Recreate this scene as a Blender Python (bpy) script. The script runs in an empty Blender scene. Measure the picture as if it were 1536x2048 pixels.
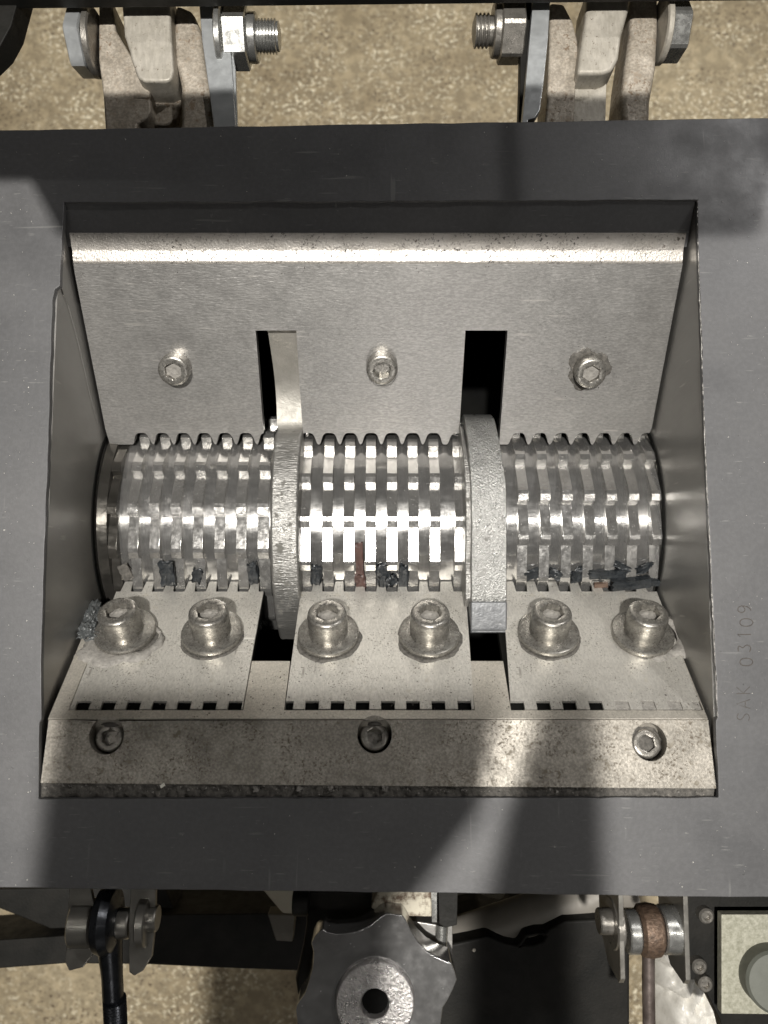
import bpy, bmesh, math, random
from mathutils import Vector, Matrix
R_ = math.radians
random.seed(7)
S = 0.00018            # metres per picture-pixel at the face of the machine frame (coordinates below are in these pixels)
F = 1540.0             # focal length in pixels of the 1536 px wide picture
H = 1600.0             # camera height above the frame face
T = R_(5.2)            # camera pitch
sc = bpy.context.scene
col = sc.collection

# ------------------------------------------------------------------ camera
cam = bpy.data.cameras.new('camera'); camo = bpy.data.objects.new('camera', cam); col.objects.link(camo)
camo.location = (0, 0, H*S); camo.rotation_euler = (T, 0, 0)
cam.sensor_fit = 'HORIZONTAL'; cam.sensor_width = 36; cam.lens = 36*F/1536
cam.dof.use_dof = True; cam.dof.focus_distance = 1830*S; cam.dof.aperture_fstop = 16.0
cam.clip_start = 0.005; cam.clip_end = 20
sc.camera = camo
sc.view_settings.view_transform = 'Standard'
try: sc.view_settings.look = 'None'
except Exception: pass
sc.view_settings.exposure = 0.0; sc.view_settings.gamma = 1.0

# ------------------------------------------------------------------ world: dim workshop air, a little brighter overhead
w = bpy.data.worlds.new('World'); sc.world = w; w.use_nodes = True
nt = w.node_tree; N = nt.nodes; L = nt.links
bg = N['Background']
tc = N.new('ShaderNodeTexCoord'); sep = N.new('ShaderNodeSeparateXYZ'); L.new(tc.outputs['Generated'], sep.inputs[0])
rp = N.new('ShaderNodeValToRGB'); L.new(sep.outputs['Z'], rp.inputs[0])
cr = rp.color_ramp; cr.elements[0].position = 0.0; cr.elements[0].color = (.05,.045,.035,1)
cr.elements[1].position = 1.0; cr.elements[1].color = (.16,.155,.145,1)
e = cr.elements.new(.25); e.color = (.34,.32,.285,1)
e = cr.elements.new(.6); e.color = (.46,.44,.40,1)
nz = N.new('ShaderNodeTexNoise'); nz.inputs['Scale'].default_value = 2.2; nz.inputs['Detail'].default_value = 1.5
L.new(tc.outputs['Generated'], nz.inputs['Vector'])
r2 = N.new('ShaderNodeValToRGB'); L.new(nz.outputs['Fac'], r2.inputs[0])
r2.color_ramp.elements[0].position = .38; r2.color_ramp.elements[0].color = (.35,.35,.35,1)
r2.color_ramp.elements[1].position = .62; r2.color_ramp.elements[1].color = (1.5,1.5,1.5,1)
mx = N.new('ShaderNodeMix'); mx.data_type = 'RGBA'; mx.blend_type = 'MULTIPLY'; mx.inputs[0].default_value = 1
L.new(rp.outputs[0], mx.inputs[6]); L.new(r2.outputs[0], mx.inputs[7]); L.new(mx.outputs[2], bg.inputs[0])
bg.inputs[1].default_value = 0.10

def area(name, loc, target, size, watts, color, sy=None):
    d = bpy.data.lights.new(name, 'AREA'); d.shape = 'RECTANGLE' if sy else 'SQUARE'; d.size = size*S
    if sy: d.size_y = sy*S
    d.energy = watts; d.color = color
    o = bpy.data.objects.new(name, d); col.objects.link(o); o.location = Vector(loc)*S
    o.rotation_euler = (Vector(target)-Vector(loc)).to_track_quat('-Z', 'Y').to_euler()
    return o
area('ceiling_lamp', (-300,-130,7000), (0,100,-200), 190, 24, (1,.965,.91), 190)
area('ceiling_tube', (300,-150,7000), (300,-150,0), 7000, 2.8, (1,.965,.91), 70)
area('side_lamp', (4300,4300,5200), (0,200,-200), 300, 4.8, (1,.975,.95))
area('wall_lamp', (-3600,2600,6500), (0,200,-200), 400, 0.3, (1,.95,.88))
area('back_lamp', (600,-6500,4200), (0,200,-200), 1600, 1.1, (1,.96,.92))

# ------------------------------------------------------------------ projection helpers
def ray(px, py):
    a = math.atan2(1024-py, F)+T
    d = Vector(((px-768)/F, 0, 0)) + Vector((0, (1024-py)/F*math.cos(T)+math.sin(T), -math.cos(T)+(1024-py)/F*math.sin(T)))
    return d
C0 = Vector((0,0,H))
def at(px, py, z=0):
    d = ray(px, py); return C0 + d*((z-H)/d.z)
class Plane:
    def __init__(s, a, b, off=0):
        a = Vector((0,)+a); b = Vector((0,)+b)
        s.U = Vector((1,0,0)); s.V = (b-a).normalized(); s.N = s.U.cross(s.V)
        if s.N.z < 0: s.N = -s.N
        s.O = a + s.N*off
    def p(s, px, py):
        d = ray(px, py); t = (s.O-C0).dot(s.N)/d.dot(s.N); q = C0+d*t
        return q
    def uv(s, px, py):
        q = s.p(px,py)-s.O; return (q.x, q.dot(s.V))
    def w(s, u, v, n=0): return s.O + s.U*u + s.V*v + s.N*n

# ------------------------------------------------------------------ object helpers
ORG = {}
def tagp(o, label=None, cat=None, group=None, kind=None):
    if label: o['label'] = label
    if cat: o['category'] = cat
    if group: o['group'] = group
    if kind: o['kind'] = kind
    return o
def thing(name, base, label, cat, group=None):
    o = bpy.data.objects.new(name, None); col.objects.link(o); o.empty_display_size = 0.01
    o.location = Vector(base)*S; ORG[o.name] = Vector(base)
    return tagp(o, label, cat, group)
def finish(name, bm, mat, parent=None, bevel=0, seg=2, sharp=35, base=None, recalc=True):
    if recalc: bmesh.ops.recalc_face_normals(bm, faces=bm.faces)
    for f in bm.faces: f.smooth = True
    for e in bm.edges:
        if len(e.link_faces) == 2:
            e.smooth = e.calc_face_angle(0) < R_(sharp)
    if parent is not None: org = ORG[parent.name]
    elif base is not None: org = Vector(base)
    else:
        vs = [v.co for v in bm.verts]
        org = Vector(((min(v.x for v in vs)+max(v.x for v in vs))/2, (min(v.y for v in vs)+max(v.y for v in vs))/2, min(v.z for v in vs)))
    for v in bm.verts: v.co = (v.co-org)*S
    me = bpy.data.meshes.new(name); bm.to_mesh(me); bm.free()
    o = bpy.data.objects.new(name, me); col.objects.link(o); me.materials.append(mat)
    if parent is not None: o.parent = parent
    else: o.location = org*S
    ORG[o.name] = org
    if bevel:
        m = o.modifiers.new('bevel', 'BEVEL'); m.width = bevel*S; m.segments = seg; m.limit_method = 'ANGLE'; m.angle_limit = R_(30)
        m.use_clamp_overlap = True; m.harden_normals = True
    return o
def add_prism(bm, outer, nrm, depth, holes=()):
    """outer/holes: lists of 3-D points lying on one plane; extruded by depth against nrm"""
    nrm = Vector(nrm).normalized()
    edges = []
    for loop in [outer]+list(holes):
        vs = [bm.verts.new(p) for p in loop]
        for i in range(len(vs)): edges.append(bm.edges.new((vs[i], vs[(i+1) % len(vs)])))
    r = bmesh.ops.triangle_fill(bm, use_beauty=True, use_dissolve=False, edges=edges, normal=nrm)
    fs = [g for g in r['geom'] if isinstance(g, bmesh.types.BMFace)]
    ex = bmesh.ops.extrude_face_region(bm, geom=fs, use_keep_orig=True)
    vs = [g for g in ex['geom'] if isinstance(g, bmesh.types.BMVert)]
    bmesh.ops.translate(bm, verts=vs, vec=-nrm*depth)
def prism(name, outer, nrm, depth, mat, parent=None, holes=(), **k):
    bm = bmesh.new(); add_prism(bm, [Vector(p) for p in outer], nrm, depth, [[Vector(p) for p in h] for h in holes])
    return finish(name, bm, mat, parent, **k)
def add_box(bm, x0, x1, y0, y1, z0, z1):
    add_prism(bm, [Vector((x0,y0,z1)), Vector((x1,y0,z1)), Vector((x1,y1,z1)), Vector((x0,y1,z1))], (0,0,1), z1-z0)
def box(name, x0, x1, y0, y1, z0, z1, mat, parent=None, **k):
    bm = bmesh.new(); add_box(bm, x0, x1, y0, y1, z0, z1); return finish(name, bm, mat, parent, **k)
def basis(ax):
    ax = Vector(ax).normalized(); t = Vector((0,0,1)) if abs(ax.z) < .8 else Vector((1,0,0))
    u = t.cross(ax).normalized(); return ax, u, ax.cross(u)
def hexr(th, r, rot=0):
    a = ((th+rot) % (math.pi/3)) - math.pi/6
    return r/math.cos(a)
def add_lathe(bm, o, axis, prof, n=48, cap0=True, cap1=True, rot=0, jit=0):
    """prof: list of (height, radius, kind) kind: '' round, 'h' hexagonal (radius = across-flats half), 'k' knurled"""
    ax, u, v = basis(axis); o = Vector(o); rings = []
    for pr in prof:
        h, r = pr[0], pr[1]; kd = pr[2] if len(pr) > 2 else ''
        ring = []
        for i in range(n):
            th = 2*math.pi*i/n
            rr = hexr(th, r, rot) if kd == 'h' else (r*(1+.012*(-1)**i) if kd == 'k' else r)
            if jit: rr *= 1+random.uniform(-jit, jit)
            ring.append(bm.verts.new(o+ax*h+(u*math.cos(th)+v*math.sin(th))*rr))
        rings.append(ring)
    for a, b in zip(rings, rings[1:]):
        for i in range(n): bm.faces.new((a[i], a[(i+1) % n], b[(i+1) % n], b[i]))
    if cap0: bm.faces.new(list(reversed(rings[0])))
    if cap1: bm.faces.new(rings[-1])
def lathe(name, o, axis, prof, mat, parent=None, n=48, cap0=True, cap1=True, rot=0, jit=0, **k):
    bm = bmesh.new(); add_lathe(bm, o, axis, prof, n, cap0, cap1, rot, jit); return finish(name, bm, mat, parent, **k)
def add_tube(bm, pts, r, n=10):
    pts = [Vector(p) for p in pts]; rings = []
    for i, p in enumerate(pts):
        t = (pts[min(i+1, len(pts)-1)]-pts[max(i-1, 0)]).normalized(); _, u, v = basis(t)
        rr = r[i] if isinstance(r, (list, tuple)) else r
        rings.append([bm.verts.new(p+(u*math.cos(a)+v*math.sin(a))*rr) for a in [2*math.pi*k/n for k in range(n)]])
    for a, b in zip(rings, rings[1:]):
        for i in range(n): bm.faces.new((a[i], a[(i+1) % n], b[(i+1) % n], b[i]))
    bm.faces.new(list(reversed(rings[0]))); bm.faces.new(rings[-1])
def tube(name, pts, r, mat, parent=None, n=12, **k):
    bm = bmesh.new(); add_tube(bm, pts, r, n); return finish(name, bm, mat, parent, **k)
def px3(pts, z): return [at(x, y, z) for x, y in pts]

# ------------------------------------------------------------------ materials
def M(name, c1, c2, metal=.6, rough=(.3,.5), ns=60, stretch=(1,1,1), bump=.12, bs=4, bstretch=(1,1,1), spots=None, spots2=None, rust=None, fine=None, scr=(), spec=.5):
    """c1/c2: the two tones of the large mottling (ns px); bump texture bs px; spots=(size px, amount, colour): pits and specks of dirt"""
    m = bpy.data.materials.new(name); m.use_nodes = True; nt = m.node_tree; n = nt.nodes; l = nt.links
    b = n['Principled BSDF']; tc = n.new('ShaderNodeTexCoord')
    def noise(size, st=(1,1,1), det=4, rg=.6):
        mp = n.new('ShaderNodeMapping'); k = 1/(S*size); mp.inputs['Scale'].default_value = (k*st[0], k*st[1], k*st[2])
        l.new(tc.outputs['Object'], mp.inputs['Vector']); t = n.new('ShaderNodeTexNoise'); t.inputs['Scale'].default_value = 1
        t.inputs['Detail'].default_value = det; t.inputs['Roughness'].default_value = rg; l.new(mp.outputs[0], t.inputs['Vector']); return t.outputs['Fac']
    def ramp(src, p0, p1, v0=(0,0,0,1), v1=(1,1,1,1)):
        r = n.new('ShaderNodeValToRGB'); r.color_ramp.elements[0].position = p0; r.color_ramp.elements[1].position = p1
        r.color_ramp.elements[0].color = v0; r.color_ramp.elements[1].color = v1; l.new(src, r.inputs[0]); return r.outputs[0]
    def mix(f, a, c):
        x = n.new('ShaderNodeMix'); x.data_type = 'RGBA'; l.new(f, x.inputs[0]); l.new(a, x.inputs[6])
        if isinstance(c, tuple): x.inputs[7].default_value = c+(1,)
        else: l.new(c, x.inputs[7])
        return x.outputs[2]
    n1 = noise(ns, stretch, 5)
    colr = ramp(n1, .32, .68, c1+(1,), c2+(1,))
    rgh = ramp(noise(ns*.45, stretch, 4), .35, .65, (rough[0],)*3+(1,), (rough[1],)*3+(1,))
    met = None
    if fine:
        f = ramp(noise(fine[0], fine[2] if len(fine) > 2 else (1,1,1), 3), .42, .62)
        x = n.new('ShaderNodeMix'); x.data_type = 'RGBA'; x.blend_type = 'MULTIPLY'; x.inputs[0].default_value = fine[1]
        l.new(colr, x.inputs[6]); l.new(f, x.inputs[7]); colr = x.outputs[2]
    mask = None
    for sp in (spots, spots2):
        if sp:
            f = ramp(noise(sp[0], (1,1,1), 3, .7), 1-sp[1]-.03, 1-sp[1]+.03)
            big = ramp(noise(sp[0]*12, (1,1,1), 2), .38, .6)
            mm = n.new('ShaderNodeMath'); mm.operation = 'MULTIPLY'; l.new(f, mm.inputs[0]); l.new(big, mm.inputs[1])
            colr = mix(mm.outputs[0], colr, sp[2]); mask = mm.outputs[0]
            met = mask if met is None else met
            rgh = mix(mm.outputs[0], rgh, (.8,.8,.8))
    for sz, st_, ang, cc in scr:
        mp = n.new('ShaderNodeMapping'); k = 1/(S*sz)*9; mp.inputs['Scale'].default_value = (k*st_[0], k*st_[1], k*st_[2]); mp.inputs['Rotation'].default_value = (0, 0, ang)
        mp.vector_type = 'POINT'
        l.new(tc.outputs['Object'], mp.inputs['Vector']); t = n.new('ShaderNodeTexNoise'); t.inputs['Scale'].default_value = 1; t.inputs['Detail'].default_value = 1.5
        l.new(mp.outputs[0], t.inputs['Vector'])
        f = ramp(t.outputs['Fac'], .685, .72); g = ramp(noise(sz*.7, (1,1,1), 2), .5, .6)
        mm = n.new('ShaderNodeMath'); mm.operation = 'MULTIPLY'; l.new(f, mm.inputs[0]); l.new(g, mm.inputs[1]); colr = mix(mm.outputs[0], colr, cc)
    if rust:
        f = ramp(noise(rust[0], (1,1,1), 5, .7), 1-rust[1]-.08, 1-rust[1]+.08); colr = mix(f, colr, rust[2]); rgh = mix(f, rgh, (.85,.85,.85))
    l.new(colr, b.inputs['Base Color']); l.new(rgh, b.inputs['Roughness'])
    b.inputs['Metallic'].default_value = metal; b.inputs['Specular IOR Level'].default_value = spec
    if met is not None and metal > 0:
        mm = n.new('ShaderNodeMath'); mm.operation = 'MULTIPLY_ADD'; l.new(met, mm.inputs[0]); mm.inputs[1].default_value = -metal*.8; mm.inputs[2].default_value = metal
        l.new(mm.outputs[0], b.inputs['Metallic'])
    if bump:
        bp = n.new('ShaderNodeBump'); bp.inputs['Strength'].default_value = bump; bp.inputs['Distance'].default_value = bs*S*.6
        l.new(noise(bs, bstretch, 3), bp.inputs['Height']); l.new(bp.outputs[0], b.inputs['Normal'])
    return m
m_frame = M('dark_cast_steel', (.100,.100,.103), (.120,.119,.121), .25, (.40,.55), 260, bump=.10, bs=4, spots=(5,.27,(.27,.265,.26)), spots2=(12,.27,(.05,.05,.05)), fine=(10,.10), scr=[(150,(.10,1.3,1),1.0,(.155,.155,.152)), (170,(1.3,.08,1),-.5,(.15,.15,.148)), (70,(.2,2,1),.3,(.17,.17,.165))])
m_wall  = M('side_wall_steel', (.27,.262,.248), (.35,.342,.325), .65, (.28,.38), 220, (1,1,.5), bump=.06, bs=9, bstretch=(1,1,.25), scr=[(160,(1,1.3,.08),.4,(.45,.435,.41))])
m_plate = M('ground_steel', (.455,.443,.425), (.495,.483,.463), .76, (.29,.36), 110, bump=.34, bs=4, bstretch=(.22,1,1), spots=(4,.29,(.24,.23,.21)), fine=(4,.2,(.4,1,1)), scr=[(110,(.09,1.4,1),.5,(.56,.54,.51))])
m_band  = M('pitted_bar_steel', (.47,.44,.40), (.60,.57,.53), .6, (.32,.45), 60, bump=.4, bs=5, spots=(6,.40,(.06,.055,.05)), spots2=(16,.34,(.16,.14,.12)))
m_lower = M('worn_bed_knife_steel', (.57,.55,.505), (.67,.65,.60), .55, (.28,.44), 120, bump=.18, bs=5, bstretch=(1,.4,.4), spots=(4,.40,(.13,.115,.09)), spots2=(60,.36,(.42,.385,.31)), fine=(4,.16,(1,.4,.4)), scr=[(140,(.1,1.4,1),.3,(.8,.78,.73)),(120,(1.4,.1,.1),.3,(.35,.33,.3))])
m_seat  = M('stained_seat_steel', (.52,.49,.43), (.64,.60,.53), .55, (.35,.5), 90, bump=.15, bs=6, spots=(6,.36,(.09,.075,.055)), fine=(4,.2))
m_bar   = M('stained_bar_steel', (.27,.25,.215), (.42,.39,.34), .45, (.40,.56), 80, bump=.18, bs=6, spots=(6,.42,(.12,.10,.075)), spots2=(18,.38,(.22,.195,.155)), fine=(5,.3))
m_rotor = M('polished_rotor_steel', (.52,.51,.49), (.64,.63,.61), .88, (.14,.24), 30, bump=.06, bs=9, spots=(6,.31,(.22,.21,.195)))
m_shaft = M('turned_rotor_steel', (.50,.495,.48), (.61,.60,.585), .88, (.12,.2), 40, (.5,1,1), bump=.05, bs=5, bstretch=(1,.15,.15), fine=(4,.12,(1,.12,.12)), spots=(8,.27,(.2,.19,.175)))
m_arm   = M('rough_forged_hook_steel', (.23,.23,.22), (.32,.318,.305), .7, (.26,.40), 30, bump=1.0, bs=5, spots2=(30,.36,(.16,.155,.145)))
m_arm2  = M('scored_disc_steel', (.20,.196,.185), (.29,.284,.27), .65, (.28,.42), 60, bump=.7, bs=6, bstretch=(.3,1.6,1.6), spots2=(26,.38,(.15,.145,.13)), scr=[(120,(.06,1,1),.1,(.5,.49,.47))])
m_cut   = M('grey_cut_face', (.12,.124,.13), (.18,.185,.19), .25, (.35,.5), 24, bump=.2, bs=9, scr=[(60,(.2,1.5,1),.4,(.3,.3,.3))])
m_bolt  = M('worn_screw_steel', (.30,.285,.26), (.44,.425,.39), .8, (.24,.42), 14, bump=.08, bs=4, spots=(6,.34,(.09,.08,.07)), fine=(4,.3,(1,1,.3)))
m_bolt2 = M('dark_screw_steel', (.20,.19,.17), (.32,.30,.27), .7, (.25,.4), 24, bump=.2, bs=5)
m_zinc  = M('zinc_plate', (.36,.375,.38), (.44,.455,.46), .55, (.32,.45), 40, bump=.06, bs=5)
m_nut   = M('zinc_nut', (.42,.42,.40), (.52,.52,.50), .85, (.2,.32), 30, bump=.05, bs=5)
m_lug   = M('grubby_lug_metal', (.31,.27,.215), (.47,.42,.35), .2, (.45,.65), 30, bump=.3, bs=7, spots=(9,.40,(.17,.125,.085)), spots2=(24,.38,(.24,.185,.13)), fine=(6,.3))
m_lug2  = M('pale_lug_metal', (.34,.315,.265), (.44,.41,.355), .2, (.42,.58), 40, bump=.15, bs=7, spots=(7,.36,(.13,.105,.08)), fine=(8,.15,(1,.3,1)))
m_black = M('black_paint', (.008,.008,.007), (.016,.015,.013), 0, (.5,.65), 80, bump=.15, bs=8, spec=.2, spots=(7,.25,(.05,.045,.04)))
m_void  = M('painted_shade_black', (.004,.004,.004), (.007,.007,.006), 0, (.8,.9), 80, bump=0, spec=.1)  # near-black colour stands for deep shade in chamber, notches, bores and holes
m_dirt  = M('gritty_dirt', (.05,.047,.042), (.14,.13,.115), 0, (.7,.9), 10, bump=.9, bs=6, spots=(5,.33,(.35,.32,.28)))
m_paste = M('grey_compacted_dust', (.20,.19,.175), (.30,.285,.26), .1, (.55,.8), 12, bump=.8, bs=7)
m_rub   = M('black_rubber_chip', (.010,.012,.014), (.03,.034,.038), 0, (.25,.4), 14, bump=.4, bs=8)
m_copper= M('brown_plastic_strip', (.045,.024,.02), (.085,.042,.034), 0, (.3,.5), 12, bump=.5, bs=8)
m_copper2= M('copper_strand', (.12,.08,.06), (.18,.125,.095), .3, (.35,.5), 18, bump=.2, bs=8)
m_white = M('white_plastic_chip', (.7,.68,.6), (.8,.78,.7), 0, (.4,.5), 18, bump=0)
m_darkrefl = M('dark_reflection_steel', (.10,.095,.085), (.17,.16,.145), .85, (.12,.25), 40, (.4,1,1), bump=.06, bs=9)  # reflection of dark surroundings put into the base colour
m_floor = M('speckled_concrete_floor', (.33,.262,.16), (.60,.50,.33), 0, (.5,.75), 1300, bump=.15, bs=16, spots=(24,.43,(.90,.82,.62)), spots2=(22,.42,(.13,.095,.06)), fine=(60,.3))
m_knob  = M('worn_chromed_steel', (.40,.395,.39), (.56,.555,.55), .85, (.12,.24), 70, bump=.05, bs=8, spots=(6,.26,(.8,.8,.79)), scr=[(130,(.08,1.3,1),.7,(.8,.79,.77))])
m_hub   = M('pitted_hub_steel', (.40,.385,.375), (.54,.52,.505), .8, (.25,.36), 40, bump=1.0, bs=6)
m_brk   = M('grey_bracket_steel', (.27,.26,.235), (.35,.335,.305), .75, (.28,.4), 60, bump=.06, bs=8)
m_rodm  = M('blackened_rod_steel', (.02,.022,.026), (.045,.048,.055), .6, (.25,.4), 40, bump=.08, bs=6)
m_rust  = M('rusty_bushing', (.075,.05,.035), (.17,.115,.08), .5, (.35,.6), 10, bump=.6, bs=6, spots=(6,.4,(.03,.022,.018)))
m_galv  = M('speckled_galvanised_plate', (.28,.275,.21), (.46,.45,.37), .3, (.45,.6), 9, bump=.2, bs=8)
m_bag   = M('milky_plastic_bag', (.56,.54,.49), (.70,.68,.63), 0, (.25,.4), 50, bump=.2, bs=20)
m_grey  = M('dull_grey_paint', (.13,.12,.10), (.19,.175,.15), .1, (.5,.7), 120, bump=.1, bs=10)
m_cream = M('cream_painted_block', (.42,.385,.30), (.52,.48,.38), 0, (.4,.6), 120, bump=.1, bs=10, spots=(10,.28,(.2,.17,.12)))
m_mark  = M('stamp_shadow_metal', (.055,.047,.04), (.085,.072,.06), .3, (.5,.6), 20, bump=.1, bs=3)
m_edge  = M('bright_worn_edge', (.22,.215,.205), (.50,.48,.45), .6, (.35,.5), 9, bump=.9, bs=5, spots=(7,.42,(.1,.1,.095)))

# ------------------------------------------------------------------ planes of the machine
PU = Plane((375,-310), (715,-70))        # upper knife plate (slopes down to the rotor)
PL = Plane((-32,-298), (-281,-29))       # bed knives
PF = Plane((-281,-29), (-408,-6))        # face of the clamping bar
RC = Vector((0,168,-558)); RT = 300.0    # rotor axis and tip radius
XL, XR = -705.0, 676.0                   # inner faces of the side walls

# ------------------------------------------------------------------ floor
FZ = -2700
bm = bmesh.new()
vs = [bm.verts.new(p) for p in ((-14000,-14000,FZ),(14000,-14000,FZ),(14000,14000,FZ),(-14000,14000,FZ))]; bm.faces.new(vs)
tagp(finish('floor', bm, m_floor), kind='structure')

# ------------------------------------------------------------------ housing
hs = thing('granulator_housing', (0,0,-1100), 'dark grey cast steel machine housing with a large rectangular opening over the cutting rotor', 'machine housing')
def jag(pts, amp=1.2, step=22):
    out = []
    for i in range(len(pts)):
        a = Vector(pts[i]); b = Vector(pts[(i+1) % len(pts)]); nseg = max(1, int((b-a).length/step)); d = (b-a)
        nn = Vector((-d.y, d.x, 0)).normalized()
        for k in range(nseg): out.append(a+d*(k/nseg)+(nn*random.uniform(-amp, amp) if k else Vector((0,0,0))))
    return out
outer = [at(-260,262), at(1800,228), at(1830,1802), at(-300,1768)]
outer[0] = Vector((-1180, at(0,258).y-8, 0)); outer[1] = Vector((1180, at(1536,234).y+4, 0))
outer[3] = Vector((-1180, at(0,1774).y+4, 0)); outer[2] = Vector((1180, at(1536,1796).y-4, 0))
inner = [at(128,404), at(1395,400), at(1399,560), Vector((676,at(1400,900).y,0)), at(1436,1432), at(1432,1442), at(1437,1595), at(77,1598), at(79,1446), at(83,1438), at(82,1320),
         at(97,860), at(105,600), at(110,578), at(120,571)]
prism('frame_plate', jag(outer, 1.0, 60), (0,0,1), 14, m_frame, hs, holes=[jag(inner, 1.0, 26)], bevel=3.5)
# bright worn lip along the inner edges of the side rails
yT, yB = at(0,404).y, at(0,1597).y
box('side_wall', XL-40, XL-1, yB-60, yT+40, -900, -15, m_wall, hs)
box('side_wall', XR+2, XR+42, yB-60, yT+40, -900, -15, m_wall, hs)
for seg in (inner[1:6],):
    bm = bmesh.new(); q = jag([Vector(p) for p in seg], .9, 9)[:-int((Vector(seg[0])-Vector(seg[-1])).length/9)]
    for k in range(0, len(q)-1):
        add_tube(bm, [q[k]+Vector((0,0,-1.8)), q[k+1]+Vector((0,0,-1.8))], [random.uniform(.5,1.7), random.uniform(.5,1.7)], 6)
    finish('worn_edge', bm, m_edge, hs)
# upper slope under the rear rail
a0 = at(128,402).y; 
PS = Plane((767,-45), (a0+5,-4))
prism('rear_slope', [PS.w(XL,-26), PS.w(XR,-26), PS.w(XR,(PS.O-Vector((0,a0+5,-4))).length-2), PS.w(XL,(PS.O-Vector((0,a0+5,-4))).length-2)], PS.N, 20, m_frame, hs)
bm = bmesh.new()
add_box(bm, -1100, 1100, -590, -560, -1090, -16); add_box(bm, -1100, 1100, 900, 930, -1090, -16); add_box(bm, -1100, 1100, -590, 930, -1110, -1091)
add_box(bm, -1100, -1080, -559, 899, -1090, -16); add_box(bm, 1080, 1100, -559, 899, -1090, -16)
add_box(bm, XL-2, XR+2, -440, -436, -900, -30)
finish('chamber_liner', bm, m_void, hs)  # closed box, its black stands for the unlit depth behind the slots
# machined step line on the left wall, black rings painted as shaded bore gaps
for X, sgn in ((XL, 1), (XR, -1)):
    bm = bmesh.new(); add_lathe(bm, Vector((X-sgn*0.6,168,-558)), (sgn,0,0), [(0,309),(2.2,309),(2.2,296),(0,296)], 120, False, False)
    finish('bore_gap_shade_ring', bm, m_void, hs)  # black ring drawn in place of a shadowed gap at the rotor end
Lw = lambda px, py: Vector((XL, at(px,py).y, 0))
def onwall(px, py, X):
    d = ray(px, py); t = (X-C0.x)/d.x; return C0+d*t
pts = [onwall(x, y, XL+.2) for x, y in ((123,578),(136,610),(147,650),(160,700),(170,745),(180,790),(190,828),(196,850))]
tube('scribed_line', pts, [1.1,1.2,1.2,1.1,1,.8,.6,.3], m_wall, hs, n=6)
# stamped characters on the right rail, read from below upwards
G = {'9': [[(.75,.62),(.5,.42),(.2,.5),(.12,.75),(.3,.97),(.62,.97),(.82,.75),(.78,.4),(.6,.1),(.35,0)]],
     '0': [[(.5,0),(.2,.12),(.1,.5),(.2,.88),(.5,1),(.8,.88),(.9,.5),(.8,.12),(.5,0)]],
     '1': [[(.35,.8),(.55,1),(.55,0)]],
     '3': [[(.15,.95),(.8,.95),(.45,.6),(.8,.4),(.75,.1),(.4,0),(.12,.12)]],
     'K': [[(.15,0),(.15,1)],[(.8,1),(.18,.5),(.85,0)]],
     'A': [[(.05,0),(.5,1),(.95,0)],[(.25,.35),(.75,.35)]],
     'S': [[(.85,.85),(.5,1),(.18,.8),(.3,.57),(.7,.42),(.85,.2),(.5,0),(.12,.12)]]}
bm = bmesh.new()
for ch, yc in (('9',1218),('0',1245),('1',1270),('3',1296),('0',1324),('K',1380),('A',1408),('S',1434)):
    for st in G[ch]:
        q = []
        for gx, gy in st:
            q.append(at(1502-gy*27+(4 if ch in '0' else 0)-(0 if yc < 1350 else 2), yc+10-gx*20, -.2))
        # smooth the stroke
        for _ in range(2 if len(q) > 3 else 0):
            q = [q[0]]+[x for i in range(len(q)-1) for x in (q[i].lerp(q[i+1], .25), q[i].lerp(q[i+1], .75))]+[q[-1]]
        add_tube(bm, q, 1.0 if yc < 1330 else .8, 6)
finish('stamped_number', bm, m_mark, hs)

# ------------------------------------------------------------------ upper knife plate
s1 = [(-768+x)*1.211 for x in (263.5,306.7,350.2,393.7,437.2,480.7,524)]
s2 = [(-768+x)*1.211 for x in (609,654,697.5,741,784.3,827.5,871,921)]
s3 = [(-768+x)*1.211 for x in (1048.3,1092.6,1137,1181.5,1226,1270.7,1316)]
up = thing('upper_knife_plate', PU.w(0,200,-60), 'brushed steel scraper plate with two slots and a scalloped edge sloping down to the rotor', 'knife plate')
vt = PU.uv(768,527)[1]; vr = PU.uv(768,866)[1]; vf = PU.uv(768,889)[1]
def arch(cols, x0, x1, vrec, vtip, step=1.8):
    def v(x):
        d = min(abs(x-c) for c in cols); q = 19.5
        if d <= q: k = .55*(d/q)**4
        else: k = 1-.45*max(0, (27-d)/(27-q))**2.2
        return vrec+(vtip-vrec)*min(max(k,0),1)
    out = []; x = x0
    while x < x1: out.append((x, v(x))); x += step
    return out+[(x1, v(x1))]
def comb(cols, hw, flat, x0, x1, vrec, vtip, step=2.6):
    out = []; x = x0
    while x < x1:
        d = min(abs(x-c) for c in cols); k = min(max((d-flat)/(hw-flat), 0), 1); k = k*k*(3-2*k)
        out.append((x, vrec+(vtip-vrec)*k)); x += step
    d = min(abs(x1-c) for c in cols); k = min(max((d-flat)/(hw-flat), 0), 1); k = k*k*(3-2*k); out.append((x1, vrec+(vtip-vrec)*k))
    return out
vs0 = PU.uv(768,661)[1]
out = [(XL+6, vt), (XL+6, vr+12)]
out += arch(s1, XL+10, -303, vr, vf)
out += [(-301, vs0), (-206, vs0)]
out += arch(s2, -204, 189, vr, vf)
out += [(191, vs0), (290, vs0)]
out += arch(s3, 292, XR-8, vr, vf)
out += [(XR-5, vr+12), (XR-5, vt)]
prism('plate', [PU.w(u, v) for u, v in out], PU.N, 26, m_plate, up)
bm = bmesh.new(); rows = []
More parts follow.
